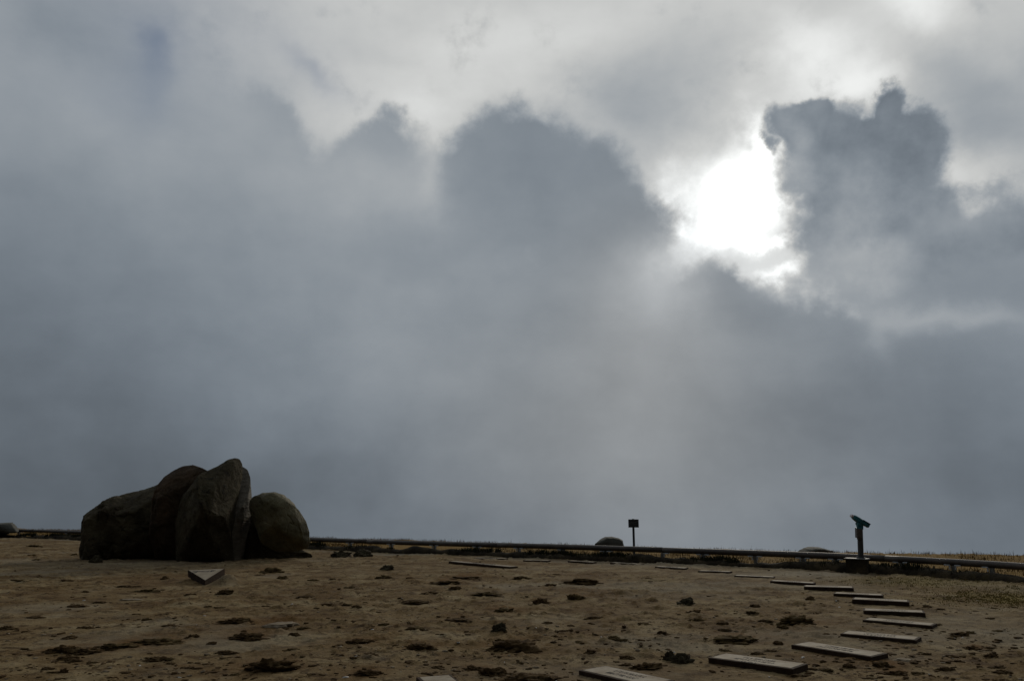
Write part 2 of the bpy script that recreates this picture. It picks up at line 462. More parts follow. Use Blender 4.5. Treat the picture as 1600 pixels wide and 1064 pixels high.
# the clods and stones one can single out: x, y, width, height in photo pixels, kind, label
NAMED = [
    (417, 1040, 62, 22, 'r', 'biggest clod of all, a crumbled dark mound near the lower left'),
    (800, 1008, 62, 20, 'r', 'long ridged clod in the foreground left of the lettered slabs'),
    (828, 1058, 66, 15, 'r', 'long dark clod at the bottom edge right of the end-on slab'),
    (770, 1048, 32, 14, 'r', 'lumpy clod just behind the long dark one at the bottom edge'),
    (740, 1042, 26, 8, 'r', 'flat clod above the end-on slab at the bottom'),
    (1246, 972, 50, 14, 'g', 'smooth brown mound left of the slabs at the right bend'),
    (1153, 998, 52, 11, 'g', 'spread crumbly clod behind the whole near slab'),
    (1069, 1028, 28, 18, 's', 'rounded rock, right one of the pair beside the near slab'),
    (1047, 1024, 15, 15, 's', 'upright rock, left one of the pair beside the near slab'),
    (1011, 1040, 36, 12, 'r', 'reddish clod behind the large lettered slab at the bottom'),
    (383, 993, 44, 14, 'r', 'dark mound in front of the flat pale-topped stone'),
    (364, 972, 34, 9, 'r', 'low dark clod left of the flat pale-topped stone'),
    (96, 1014, 36, 15, 'r', 'dark humped clod in the lower left corner area'),
    (135, 1016, 30, 10, 'r', 'low clod touching the humped one at lower left'),
    (178, 1010, 40, 9, 'g', 'flat brown clod right of the pair at lower left'),
    (98, 1047, 12, 9, 'r', 'small round clod near the bottom left edge'),
    (656, 1012, 34, 11, 'r', 'dark clod in the foreground above the end-on slab'),
    (564, 1003, 36, 8, 'r', 'low broken clod in the lower middle, left of the dark one'),
    (572, 1052, 34, 8, 'r', 'reddish flat clod at the bottom, left of the end-on slab'),
    (245, 1002, 50, 8, 'g', 'long low clod between the lower left mounds and the biggest clod'),
    (420, 891, 28, 10, 'g', 'olive domed clod right of the triangular marker'),
    (149, 874, 15, 11, 's', 'dark round stone in front of the long sloping boulder'),
    (605, 887, 20, 10, 's', 'dark round stone on pale ground below the rail, right of the boulders'),
    (531, 867, 28, 9, 's', 'blocky stone, left of the two below the rail beside the boulders'),
    (565, 866, 24, 10, 's', 'domed stone, right of the two below the rail beside the boulders'),
    (1382, 1038, 26, 10, 'r', 'dark clod in front of the second slab, nearer the lower right'),
    (1402, 1050, 24, 8, 'r', 'flat dark clod at the bottom right, below its darker neighbour'),
    (1525, 1012, 22, 9, 'r', 'pointed clod alone on the grey ground at lower right'),
    (1500, 990, 20, 7, 'r', 'flat clod on the grey ground right of the third slab'),
    (844, 942, 18, 9, 'r', 'dark clod in the middle of the plateau'),
    (789, 954, 30, 8, 'g', 'olive low clod left of the middle of the plateau'),
    (778, 982, 18, 12, 's', 'small angular dark stone above the long ridged clod'),
    (898, 934, 20, 11, 'g', 'tufted brown clod in the centre of the plateau'),
    (1074, 942, 24, 10, 's', 'dark stone block in the middle distance left of the ring slabs'),
    (1087, 959, 22, 8, 'r', 'brown clod just in front of the dark stone block'),
    (728, 902, 40, 8, 'r', 'long dark clod in the distance below the rail'),
    (697, 911, 34, 7, 'r', 'wedge shaped clod just in front of the long far one'),
    (910, 911, 40, 7, 'r', 'long far clod with a dark right end'),
]
CLODS = [n for n in NAMED if n[4] != 's'] + [(436, 974, 42, 13)]

# ------------------------------------------------------------------ ground
EDGE_PX = [(-300, 822), (0, 825), (250, 831), (500, 840), (800, 849), (1000, 856), (1200, 861), (1400, 865), (1600, 868), (2100, 878)]
_e = [at(*p) for p in EDGE_PX]
EDGE_T = np.array([p.x / p.y for p in _e]); EDGE_Y = np.array([p.y for p in _e])
RAIL_PX = [(-420, 833), (-200, 836), (0, 839.5), (130, 843.5), (300, 850), (500, 859), (750, 868.5), (1000, 879), (1150, 885), (1300, 891.5), (1450, 900.5), (1600, 912), (1800, 932), (2000, 958)]
RAILP = [at(*p) for p in RAIL_PX]


TRI_C = at(320.5, 914)


def ground_z(x, y):
    x = np.asarray(x, float); y = np.asarray(y, float)
    z = 0.026 * fbm(x * 0.45, y * 0.45, 0.3, 3) + 0.010 * fbm(x * 1.9, y * 2.2, 5.1, 4)
    # trampled little lumps and crusts
    n = fbm(x * 2.6, y * 3.4, 2.2, 5, 0.6)
    z = z + 0.042 * np.clip(n - 0.42, 0, 1)
    n = fbm(x * 8, y * 9, 8.2, 4, 0.6)
    z = z + 0.036 * np.clip(n - 0.40, 0, 1) - 0.012 * np.clip(-n - 0.5, 0, 1)
    z = z * np.clip(1.2 - np.abs(x) / 200, 0, 1)
    # the strip where the ring of stones lies is trodden flat
    rr_ = np.hypot(x + 0.3, y - 14.5)
    ring = np.exp(-((rr_ - 6.9) / 1.1) ** 4)
    z = z * (1 - 0.65 * ring) - 0.004 * ring
    z = z + 0.14 * np.exp(-((x - TRI_C[0] + 0.05) / 0.7) ** 2 - ((y - TRI_C[1] - 1.0) / 0.5) ** 2)
    z = z + 0.20 * np.exp(-((x - TRI_C[0] - 0.36) / 0.20) ** 2 - ((y - TRI_C[1] - 0.22) / 0.30) ** 2)
    ye = np.interp(x / np.maximum(y, 1.0), EDGE_T, EDGE_Y)
    over = np.maximum(0, y - ye)
    z = z - over * over / (over + 3.0) * 0.5
    z = z + over.clip(0, 40) * 0.05 * fbm(x * 0.2, y * 0.2, 1.0, 3)
    side = np.maximum(0, np.abs(x) - 70)
    return z - side * 0.35


tt = np.concatenate([np.linspace(-14, -1.0, 18)[:-1], np.linspace(-1.0, 1.0, 860), np.linspace(1.0, 14, 18)[1:]])
ys = [4.0]
while ys[-1] < 34: ys.append(ys[-1] + max(0.010, 0.0042 * ys[-1] * (ys[-1] / 12) ** 0.35))
while ys[-1] < 170: ys.append(ys[-1] * 1.03)
ys = np.concatenate([np.linspace(-60, 4, 26)[:-1], np.array(ys)])
sc = np.maximum(ys, 4.0)
X = tt[None, :] * sc[:, None]
X = np.clip(X, -170, 170)
Y = np.repeat(ys[:, None], len(tt), 1)
Z = ground_z(X, Y)
nr, nc = X.shape
me = bpy.data.meshes.new('ground')
me.vertices.add(nr * nc)
me.vertices.foreach_set('co', np.stack([X, Y, Z], -1).reshape(-1))
idx = np.arange(nr * nc).reshape(nr, nc)
q = np.stack([idx[:-1, :-1], idx[:-1, 1:], idx[1:, 1:], idx[1:, :-1]], -1).reshape(-1, 4)
me.loops.add(q.size); me.polygons.add(len(q))
me.loops.foreach_set('vertex_index', q.reshape(-1))
me.polygons.foreach_set('loop_start', np.arange(len(q)) * 4)
me.polygons.foreach_set('use_smooth', np.ones(len(q), bool))
me.update(calc_edges=True); me.validate()
RT = np.array([p.x / p.y for p in RAILP]); RY = np.array([p.y for p in RAILP])
dist = Y - np.interp(X / np.maximum(Y, 1.0), RT, RY)
def soft(v, a, b):
    t = np.clip((v - a) / (b - a), 0, 1); return t * t * (3 - 2 * t)
wob = fbm(X * 0.8, Y * 0.8, 6.6, 4)
verge = soft(dist + 0.2 * wob, 0.1, 0.6)
def patch(px, py, rx, ry):
    c = at(px, py); return np.exp(-((X - c.x) / rx) ** 2 - ((Y - c.y) / ry) ** 2)
turf = np.clip(patch(1580, 932, 1.7, 0.9) + 0.7 * patch(1450, 909, 1.6, 1.2), 0, 1) * np.clip(0.75 + wob, 0, 1)
pale = np.clip(soft(dist, -2.4, -0.6) * (1 - verge) * np.clip(0.35 + 0.8 * fbm(X * 0.25, Y * 0.9, 2.0, 3), 0, 1)
               + 0.8 * patch(1250, 897, 2.0, 1.0) + 0.5 * patch(220, 880, 3.2, 2.2) + 0.4 * patch(1530, 975, 1.6, 1.3) + 0.4 * patch(880, 1050, 1.2, .7), 0, 1)
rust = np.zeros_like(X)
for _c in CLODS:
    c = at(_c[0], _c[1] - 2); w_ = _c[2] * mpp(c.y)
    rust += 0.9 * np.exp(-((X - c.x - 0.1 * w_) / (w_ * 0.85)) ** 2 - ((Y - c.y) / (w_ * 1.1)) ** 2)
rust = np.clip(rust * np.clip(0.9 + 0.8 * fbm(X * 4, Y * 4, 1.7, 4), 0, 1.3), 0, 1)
for nm_, arr in (('rust', rust), ('verge', verge), ('turf', turf), ('pale', pale)):
    at_ = me.attributes.new(nm_, 'FLOAT', 'POINT'); at_.data.foreach_set('value', arr.reshape(-1).astype(np.float32))
# the ochre verge, the worn turf and the pale dust are colours of the ground itself
_t = M_ground.node_tree; _bs = [n for n in _t.nodes if n.type == 'BSDF_PRINCIPLED'][0]
_col = _bs.inputs['Base Color'].links[0].from_socket
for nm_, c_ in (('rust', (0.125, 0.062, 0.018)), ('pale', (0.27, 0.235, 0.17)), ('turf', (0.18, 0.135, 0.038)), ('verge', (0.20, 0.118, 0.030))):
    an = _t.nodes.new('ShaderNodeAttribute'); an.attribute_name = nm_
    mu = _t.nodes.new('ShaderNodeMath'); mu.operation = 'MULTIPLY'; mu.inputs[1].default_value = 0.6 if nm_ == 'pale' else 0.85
    _t.links.new(an.outputs['Fac'], mu.inputs[0])
    mx = _t.nodes.new('ShaderNodeMix'); mx.data_type = 'RGBA'
    _t.links.new(mu.outputs[0], mx.inputs[0]); _t.links.new(_col, mx.inputs[6]); mx.inputs[7].default_value = (*c_, 1)
    _col = mx.outputs[2]
_t.links.new(_col, _bs.inputs['Base Color'])
me.materials.append(M_ground)
ground = bpy.data.objects.new('ground', me)
COL.objects.link(ground)
tag(ground, kind='structure')


def gz(x, y):
    return float(ground_z(np.array([x]), np.array([y]))[0])


# ------------------------------------------------------------------ boulders
def outline_r(pts, th):
    """radius of a closed star-shaped outline (x, z about 0) in the directions th"""
    a = np.array([math.atan2(p[1], p[0]) for p in pts]); r = np.array([math.hypot(*p) for p in pts])
    o = np.argsort(a); a, r = a[o], r[o]
    a = np.concatenate([a - 2 * np.pi, a, a + 2 * np.pi]); r = np.concatenate([r, r, r])
    # densify straight edges before interpolation so corners stay where they are
    return np.interp(th, a, r)


def boulder(px_pts, cpx, depth_y, thick, mat, label, seed, group, amp=0.05, grooves=0.0, lean=0.0, rot=0.0, box=0.55, facets=9):
    """outline in photo pixels, given its own depth, real width, height and thickness"""
    s = mpp(depth_y)
    def w(p):
        d = ray(*p); t = depth_y / d.y
        return (d.x * t, CAMZ + d.z * t)
    c = w(cpx)
    dense = []
    P = [w(p) for p in px_pts]
    for i in range(len(P)):
        a, b = P[i], P[(i + 1) % len(P)]
        for k in range(6):
            f = k / 6
            dense.append((a[0] + (b[0] - a[0]) * f - c[0], a[1] + (b[1] - a[1]) * f - c[1]))
    NTH, NPH = 240, 100
    th = np.linspace(-np.pi, np.pi, NTH, endpoint=False)
    r = outline_r(dense, th)
    for _ in range(1): r = (np.roll(r, 1) + 2 * r + np.roll(r, -1)) / 4
    ph = np.linspace(-np.pi / 2, np.pi / 2, NPH)
    TH, PH = np.meshgrid(th, ph)
    RR = np.repeat(r[None, :], NPH, 0)
    cp = np.abs(np.cos(PH)) ** box
    sp = np.sign(np.sin(PH)) * np.abs(np.sin(PH)) ** 0.9
    x = np.cos(TH) * RR * cp
    z = np.sin(TH) * RR * cp
    y = sp * thick * 0.5
    # broad chiselled facets, grooves and lumps
    k = 1.0 + seed
    n = fbm(x * 0.8 + k, z * 0.8 - k, 3.3 + y * 0.8, 3) * amp * 2.2
    n = n + (1 - np.abs(fbm(x * 1.5 - k, z * 1.1 + k, y * 1.5, 3))) * amp * 0.8 - amp * 0.5
    n = n + amp * 0.35 * fbm(x * 5, z * 5 + k, y * 5, 4)
    nl = np.stack([np.cos(TH) * np.cos(PH), np.sin(PH), np.sin(TH) * np.cos(PH)], -1)
    edge_keep = 0.35 + 0.65 * np.abs(np.sin(PH))
    P3 = np.stack([x, y, z], -1) + nl * (n * edge_keep)[..., None]
    if grooves:
        g = np.abs(fbm(x * 2.2 + k * 3 + z * 0.35, z * 0.35, 0.5, 3))
        P3[..., 1] += (-np.sign(np.sin(PH))) * grooves * np.exp(-(g / 0.12) ** 2) * np.abs(np.sin(PH))
    rs = np.random.default_rng(seed * 13 + 1)
    for _k in range(facets):
        nv = rs.normal(size=3) * np.array([0.9, 1.0, 0.7]); nv /= np.linalg.norm(nv)
        if abs(nv[1]) < 0.35: continue
        dd = P3 @ nv
        lim = np.quantile(dd, rs.uniform(0.72, 0.9))
        P3 = P3 - nv * (np.maximum(0, dd - lim) * 0.8)[..., None]
    P3 = P3 + nl * (amp * (0.32 * fbm(x * 4 + k, z * 3, y * 4, 4) - 0.5 * np.exp(-(fbm(x * 1.3 + k, z * 0.7, y * 1.3 - k, 4) / 0.07) ** 2)) * edge_keep)[..., None]
    # bring the worn shape back to the measured outline
    for _p in range(3):
        a_ = np.arctan2(P3[..., 2], P3[..., 0]); rad = np.hypot(P3[..., 0], P3[..., 2])
        NB = 160
        b_ = ((a_ + np.pi) / (2 * np.pi) * NB).astype(int) % NB
        mx_ = np.zeros(NB); np.maximum.at(mx_, b_.ravel(), rad.ravel())
        ctr_b = (np.arange(NB) + 0.5) / NB * 2 * np.pi - np.pi
        tgt = np.interp(ctr_b, th, r, period=2 * np.pi)
        f_ = tgt / np.maximum(mx_, 1e-3)
        f_ = (np.roll(f_, 1) + 2 * f_ + np.roll(f_, -1)) / 4
        fac = np.interp(a_, ctr_b, f_, period=2 * np.pi)
        P3[..., 0] *= fac; P3[..., 2] *= fac
    P3[..., 1] += lean * P3[..., 2]
    cr_, sr_ = math.cos(rot), math.sin(rot)
    verts = P3.reshape(-1, 3)
    faces = []
    for i in range(NPH - 1):
        for j in range(NTH):
            j2 = (j + 1) % NTH
            faces.append((i * NTH + j, i * NTH + j2, (i + 1) * NTH + j2, (i + 1) * NTH + j))
    base = Vector((c[0], depth_y, 0.0))
    verts = verts + np.array([0, 0, c[1]])
    o = link('boulder', verts, faces, mat, smooth=True, loc=base)
    tag(o, label, 'boulder', group)
    return o


BG = 'boulders piled together on the plateau'
boulder([(144, 884), (142, 845), (141, 815), (144, 803), (153, 795), (170, 781), (192, 772), (245, 752), (285, 748), (310, 790), (300, 884), (210, 886)],
        (215, 825), 25.3, 2.6, M_rock, 'long low boulder with a sloping back at the left end of the pile', 1, BG, 0.09, 0.16)
boulder([(236, 884), (240, 800), (244, 770), (252, 745), (264, 734), (277, 727), (295, 725), (316, 731), (350, 745), (360, 884)],
        (295, 800), 24.2, 1.5, M_rock_red, 'rusty brown humped boulder rising between the sloping one and the pointed one', 2, BG, 0.07, 0.12)
boulder([(262, 890), (266, 830), (270, 790), (276, 772), (290, 763), (308, 745), (320, 733), (330, 723), (338, 715.5), (347, 712), (356, 713.5), (361, 721), (363, 740), (362, 765), (359, 800), (357, 845), (357, 890)],
        (330, 800), 23.1, 2.1, M_rock, 'tallest boulder, pointed and grooved, at the front of the pile', 3, BG, 0.055, 0.14, 0.12, box=0.48, facets=5)
boulder([(340, 884), (345, 745), (358, 729), (370, 727), (380, 732), (387, 744), (392, 762), (393, 780), (391, 805), (385, 835), (380, 860), (376, 884)],
        (368, 800), 24.2, 1.5, M_rock_grey, 'narrow grey upright boulder leaning behind the pointed one', 4, BG, 0.04, 0.05)
boulder([(390, 795), (391, 783), (400, 776), (414, 770), (431, 768.5), (444, 772), (454, 780), (467, 797), (476, 815), (479.5, 832), (480, 848), (475, 857), (462, 862), (443, 862), (427, 860), (412, 848), (403, 822)],
        (436, 820), 23.9, 1.5, M_rock_olive, 'rounded olive boulder standing apart at the right end of the pile', 5, BG, 0.045, 0.0, -0.05, box=0.42)
boulder([(368, 885), (370, 840), (378, 805), (392, 790), (410, 800), (425, 835), (445, 856), (470, 855), (482, 852), (484, 868), (478, 880)],
        (410, 850), 24.6, 0.8, M_rock, 'dark wedge stone under the rounded olive boulder', 6, BG, 0.03, 0.0)
# rocks beyond the rail
FG = 'rocks beyond the rail'
boulder([(924, 868), (928, 848), (938, 842), (946, 838.5), (956, 838), (966, 840), (972, 843), (974, 852), (975, 868)], (952, 856), 29.5, 1.2, M_rock_far,
        'grey flat-topped rock beyond the rail beside the small sign', 8, FG, 0.02, box=0.4)
boulder([(1238, 872), (1242, 859), (1252, 855.5), (1264, 854), (1280, 854.5), (1292, 858), (1304, 863), (1306, 872)], (1272, 866), 28.0, 1.4, M_rock_far,
        'low rock barely showing over the rail left of the telescope', 9, FG, 0.02, box=0.4)
boulder([(-50, 832), (-40, 819), (-10, 818), (12, 816), (26, 816), (32, 819), (40, 826), (42, 832)], (0, 824), 40.0, 2.0, M_rock_far,
        'pinkish grey rock behind the rail at the far left edge', 10, FG, 0.03)

# ------------------------------------------------------------------ rail on short posts
def poly_at(P, s):
    """point at horizontal fraction along polyline by pixel x is awkward: use arc length"""
    d = 0
    for a, b in zip(P[:-1], P[1:]):
        l = (b - a).length
        if d + l >= s: return a + (b - a) * ((s - d) / l)
        d += l
    return P[-1]


def smooth_line(P, step=0.35):
    out = []
    n = len(P)
    for i in range(n - 1):
        p0, p1, p2, p3 = P[max(i - 1, 0)], P[i], P[i + 1], P[min(i + 2, n - 1)]
        k = max(2, int((p2 - p1).length / step))
        for j in range(k):
            t = j / k
            out.append(0.5 * ((2 * p1) + (p2 - p0) * t + (2 * p0 - 5 * p1 + 4 * p2 - p3) * t * t + (3 * p1 - p0 - 3 * p2 + p3) * t ** 3))
    out.append(P[-1])
    return out


LINE = smooth_line(RAILP)
# the rail runs a little behind the kerb
def rail_line_point(px, off=0.35):
    best = min(range(len(LINE) - 1), key=lambda i: abs(LINE[i].x / LINE[i].y - (px - 800) / FPX / math.cos(PITCH) * 0 - tpx(px, i)))
    a, b = LINE[best], LINE[best + 1]
    d = (b - a).normalized(); nrm = Vector((-d.y, d.x, 0))
    if nrm.y < 0: nrm = -nrm
    return LINE[best] + nrm * off, d


def tpx(px, i):
    r_ = ray(px, 862); return r_.x / r_.y


def offset_line(off):
    out = []
    for i, p in enumerate(LINE):
        a = LINE[max(0, i - 1)]; b = LINE[min(len(LINE) - 1, i + 1)]
        d = (b - a).normalized(); nrm = Vector((-d.y, d.x, 0))
        if nrm.y < 0: nrm = -nrm
        out.append(p + nrm * off)
    return out


RL = offset_line(0.38)
RAIL_R = 0.078
RAIL_Z = 0.335
fence = empty('barrier_rail', (RL[len(RL) // 2].x, RL[len(RL) // 2].y, 0))
tag(fence, 'long low dark rail on short posts along the rim of the plateau', 'rail')
F0 = fence.location.copy()


def tube(pts, r, seg=14, wob=0.0, seed=0):
    vs, fs = [], []
    for i, p in enumerate(pts):
        a = pts[max(0, i - 1)]; b = pts[min(len(pts) - 1, i + 1)]
        d = (b - a).normalized(); sd = d.cross(Vector((0, 0, 1))).normalized(); up = sd.cross(d)
        rr = r * (1 + wob * float(vnoise(np.array([i * 0.35 + seed * 5.0]), np.array([0.5]))[0]))
        for k in range(seg):
            t = 2 * math.pi * k / seg
            vs.append(p + sd * (math.cos(t) * rr) + up * (math.sin(t) * rr))
    for i in range(len(pts) - 1):
        for k in range(seg):
            k2 = (k + 1) % seg
            fs.append((i * seg + k, i * seg + k2, (i + 1) * seg + k2, (i + 1) * seg + k))
    fs.append(tuple(range(seg))[::-1]); fs.append(tuple(range((len(pts) - 1) * seg, len(pts) * seg)))
    return vs, fs


seg_n = 15
i = 0; si = 0
while i < len(RL) - 1:
    j = min(i + seg_n, len(RL) - 1)
    dz = random.uniform(-0.008, 0.008)
    pts = [Vector((p.x, p.y, RAIL_Z + dz + 0.012 * math.sin(p.x * 0.4))) - F0 for p in RL[i:j + 1]]
    if (pts[1] - pts[0]).length > 0.1: pts[0] = pts[0] + (pts[1] - pts[0]) * 0.05
    vs, fs = tube(pts, RAIL_R, wob=0.05, seed=si)
    link('rail', vs, fs, M_rail, fence, smooth=True)
    i = j; si += 1

POSTS_PX = [-60, 26, 104, 205, 320, 420, 482, 547, 614, 684, 748, 814, 881, 952, 1023, 1097, 1171, 1243, 1318, 1403, 1478, 1553, 1640, 1730]
for px in POSTS_PX:
    t_ = tpx(px, 0)
    k = min(range(len(RL)), key=lambda i: abs(RL[i].x / RL[i].y - t_))
    p = RL[k]; d = (RL[min(k + 1, len(RL) - 1)] - RL[max(k - 1, 0)]).normalized()
    ang_ = math.atan2(d.y, d.x)
    rot = Matrix.Rotation(ang_, 3, 'Z')
    g = gz(p.x, p.y)
    jit = random.uniform(-0.01, 0.01)
    bm = bmesh.new()
    h = RAIL_Z - RAIL_R - g + 0.02
    bm_box(bm, (0, 0, h / 2 - 0.06), (0.09, 0.07, h + 0.10), None, 0.008)
    o = from_bm('post', bm, M_post, fence, loc=Vector((p.x, p.y, g)) - F0)
    o.rotation_euler = (0, jit, ang_)
    for sgn in (-1, 1):
        if random.random() < 0.12: continue
        bm = bmesh.new()
        bm_box(bm, (sgn * 0.115, 0, 0), (0.13, 0.16, 0.026), None, 0.006)
        bm_box(bm, (sgn * 0.065, -0.052, -0.05), (0.03, 0.03, 0.085), None, 0.005)
        from_bm('clamp', bm, M_clamp, o, loc=(0, 0, h - 0.022))

# ------------------------------------------------------------------ rough dark kerb at the foot of the rail
KL = offset_line(0.12)
vs, fs = [], []
prof = [(-0.20, -0.10), (-0.19, 0.05), (-0.14, 0.11), (-0.04, 0.148), (0.07, 0.14), (0.14, 0.10), (0.19, -0.10)]
fineK = []
for a, b in zip(KL[:-1], KL[1:]):
    n_ = 4
    for k in range(n_): fineK.append(a + (b - a) * (k / n_))
fineK.append(KL[-1])
s_acc = 0
for i, p in enumerate(fineK):
    a = fineK[max(0, i - 1)]; b = fineK[min(len(fineK) - 1, i + 1)]
    d = (b - a).normalized(); nrm = Vector((-d.y, d.x, 0))
    if nrm.y < 0: nrm = -nrm
    s_acc += (b - a).length / 2
    hh = 1.0 + 0.45 * float(fbm(np.array([s_acc * 0.9]), np.array([0.0]), 0.4, 4)[0])
    for k, (u, w_) in enumerate(prof):
        j = 0.03 * float(fbm(np.array([s_acc * 3.0]), np.array([k * 0.7]), 1.4, 3)[0])
        q_ = p + nrm * (u + j)
        vs.append(Vector((q_.x, q_.y, (w_ * hh + j) if w_ > 0 else w_)))
npf = len(prof)
for i in range(len(fineK) - 1):
    for k in range(npf - 1):
        fs.append((i * npf + k, i * npf + k + 1, (i + 1) * npf + k + 1, (i + 1) * npf + k))
kerb = link('kerb', vs, fs, M_kerb, smooth=True)
tag(kerb, 'low dark rough stone kerb running below the rail', 'kerb')


# ------------------------------------------------------------------ grass and scrub (uncountable)
def blades(name, spots, mat, hmin, hmax, w, spread, label=None, cat=None, lean=0.5):
    vs, fs = [], []
    for (x, y, z, k) in spots:
        for _ in range(k):
            a = random.uniform(0, 2 * math.pi); r = random.random() ** 0.5 * spread
            bx, by = x + r * math.cos(a), y + r * math.sin(a)
            h = random.uniform(hmin, hmax); la = random.uniform(0, 2 * math.pi); ll = random.random() * lean * h
            dx, dy = math.cos(la) * ll, math.sin(la) * ll
            f = random.uniform(0, math.pi); wx, wy = math.cos(f) * w / 2, math.sin(f) * w / 2
            n = len(vs)
            vs += [(bx - wx, by - wy, z - 0.02), (bx + wx, by + wy, z - 0.02),
                   (bx + dx * .35 + wx * .8, by + dy * .35 + wy * .8, z + h * .55), (bx + dx * .35 - wx * .8, by + dy * .35 - wy * .8, z + h * .55),
                   (bx + dx, by + dy, z + h)]
            fs += [(n, n + 1, n + 2, n + 3), (n + 3, n + 2, n + 4)]
    o = link(name, vs, fs, mat)
    tag(o, label, cat, kind='stuff')
    return o


spots = []
for _ in range(5200):
    i = random.randrange(len(LINE) - 1)
    p = LINE[i] + (LINE[i + 1] - LINE[i]) * random.random()
    a = LINE[max(0, i - 1)]; b = LINE[min(len(LINE) - 1, i + 1)]
    d = (b - a).normalized(); nrm = Vector((-d.y, d.x, 0))
    if nrm.y < 0: nrm = -nrm
    q_ = p + nrm * (0.45 + random.random() ** 1.3 * 9.5)
    if vnoise(np.array([q_.x * 0.5]), np.array([q_.y * 0.5]), 7.0)[0] < -0.25: continue
    spots.append((q_.x, q_.y, gz(q_.x, q_.y), 9))
blades('dry_grass', spots, M_grass, 0.03, 0.12, 0.014, 0.22, 'dry ochre grass on the slope beyond the rail', 'grass')
# taller seed heads that stand above the rail in the right half
spots = []
tufts = [random.uniform(-50, 1620) for _ in range(14)] + [random.uniform(1290, 1610) for _ in range(16)]
for _ in range(150):
    px = random.choice([random.choice(tufts) + random.gauss(0, 6), random.choice(tufts) + random.gauss(0, 9), random.uniform(1280, 1600), random.uniform(1360, 1620), random.uniform(820, 1300), random.uniform(-50, 1000)])
    e = at(px, 868 + (px - 1600) * 0.012 if px > 1300 else 866)
    yy = np.interp(e.x / e.y, EDGE_T, EDGE_Y) - random.uniform(0.3, 3.5)
    xx = e.x / e.y * yy
    spots.append((xx, yy, gz(xx, yy), 3))
blades('tall_grass', spots, M_grass, 0.08, 0.26, 0.009, 0.14, 'tall thin seed stalks standing above the rail', 'grass', 0.35)
# ochre turf patch at the right
spots = []
for _ in range(700):
    p = at(random.gauss(1560, 60), random.gauss(931, 7))
    spots.append((p.x, p.y, gz(p.x, p.y), 7))
for _ in range(300):
    p = at(random.gauss(1430, 60), random.gauss(908, 4))
    spots.append((p.x, p.y, gz(p.x, p.y), 6))
blades('turf_patch', spots, M_turf, 0.006, 0.022, 0.014, 0.12, 'short ochre turf on the ground near the right end of the rail', 'grass')
# dark scrub tufts on the kerb
spots = []
s_acc = 0
for i in range(len(LINE) - 1):
    for k in range(14):
        p = LINE[i] + (LINE[i + 1] - LINE[i]) * random.random()
        v = float(fbm(np.array([p.x * 1.1]), np.array([3.3]), 0.9, 3)[0])
        if v < -0.05: continue
        a = (LINE[i + 1] - LINE[i]).normalized(); nrm = Vector((-a.y, a.x, 0))
        if nrm.y < 0: nrm = -nrm
        q_ = p + nrm * random.uniform(0.0, 0.34)
        spots.append((q_.x, q_.y, 0.06 + 0.13 * max(0, v), 9))
blades('dark_scrub', spots, M_scrub, 0.04, 0.15, 0.022, 0.09, 'dark low scrub tufts growing on the kerb', 'scrub', 0.9)

# ------------------------------------------------------------------ coin telescope on its pedestal
pb = at(1340, 890.5)
sT = mpp(pb.y)
PY = pb.y - 0.76
PED_TOP = CAMZ + PY * ray(1338, 871.5).z / ray(1338, 871.5).y
ped = empty('pedestal', (tpx(1338, 0) * PY, PY, 0), math.atan2(-0.75, 1))
tag(ped, 'low dark concrete pedestal under the telescope, the sky light on its top painted pale', 'pedestal')
bm = bmesh.new(); bm_box(bm, (0, 0, PED_TOP / 2 - 0.07), (0.48, 0.26, PED_TOP + 0.1), None, 0.015)
from_bm('block', bm, M_kerb, ped)
bm = bmesh.new(); bm_box(bm, (0, 0, PED_TOP - 0.015), (0.54, 0.30, 0.025), None, 0.012)  # thin sheet that carries the painted sky light on the block
from_bm('lit_top', bm, M_lit_top, ped)
pt = empty('coin_telescope', (tpx(1344.3, 0) * PY, PY, PED_TOP))
pt.rotation_euler = (0, R(3.2), 0)
tag(pt, 'dark teal coin telescope on a pole, tilted down to the right', 'telescope')
bm = bmesh.new(); bm_cyl(bm, (0, 0, 0.0), (0, 0, 0.025), 0.11, 0.10, 24)
for k in range(6):
    a = k * math.pi / 3
    bm_cyl(bm, (math.cos(a) * 0.085, math.sin(a) * 0.085, 0.02), (math.cos(a) * 0.085, math.sin(a) * 0.085, 0.04), 0.009, 0.009, 6)
from_bm('base_flange', bm, M_poleg, pt)
bm = bmesh.new(); bm_cyl(bm, (0, 0, 0.02), (0, 0, 0.68), 0.066, 0.064, 24)
from_bm('pole', bm, M_poleg, pt, smooth=False)
bm = bmesh.new()
bm_box(bm, (-0.06, -0.05, 0.58), (0.12, 0.13, 0.22), None, 0.012)
bm_box(bm, (-0.05, -0.045, 0.46), (0.075, 0.09, 0.06), None, 0.012)
cb = from_bm('coin_box', bm, M_box, pt)
bm = bmesh.new(); bm_box(bm, (-0.055, -0.045, 0.695), (0.125, 0.135, 0.022), None, 0.004)
from_bm('lid', bm, M_teal, cb)
bm = bmesh.new()
vv = [(-0.085, -0.05, 0.83), (0.075, -0.05, 0.83), (0.06, -0.05, 0.66), (-0.05, -0.05, 0.66)]
lo = [bm.verts.new((x, -0.055, z)) for x, _, z in vv]; hi_ = [bm.verts.new((x, 0.055, z)) for x, _, z in vv]
bm.faces.new(lo); bm.faces.new(hi_[::-1])
for k in range(4): bm.faces.new((lo[k], hi_[k], hi_[(k + 1) % 4], lo[(k + 1) % 4]))
bmesh.ops.bevel(bm, geom=list(bm.edges), offset=0.01, segments=2, affect='EDGES')
bm_cyl(bm, (-0.03, -0.075, 0.80), (-0.03, 0.075, 0.80), 0.045, 0.045, 20)
from_bm('yoke', bm, M_teal, pt)
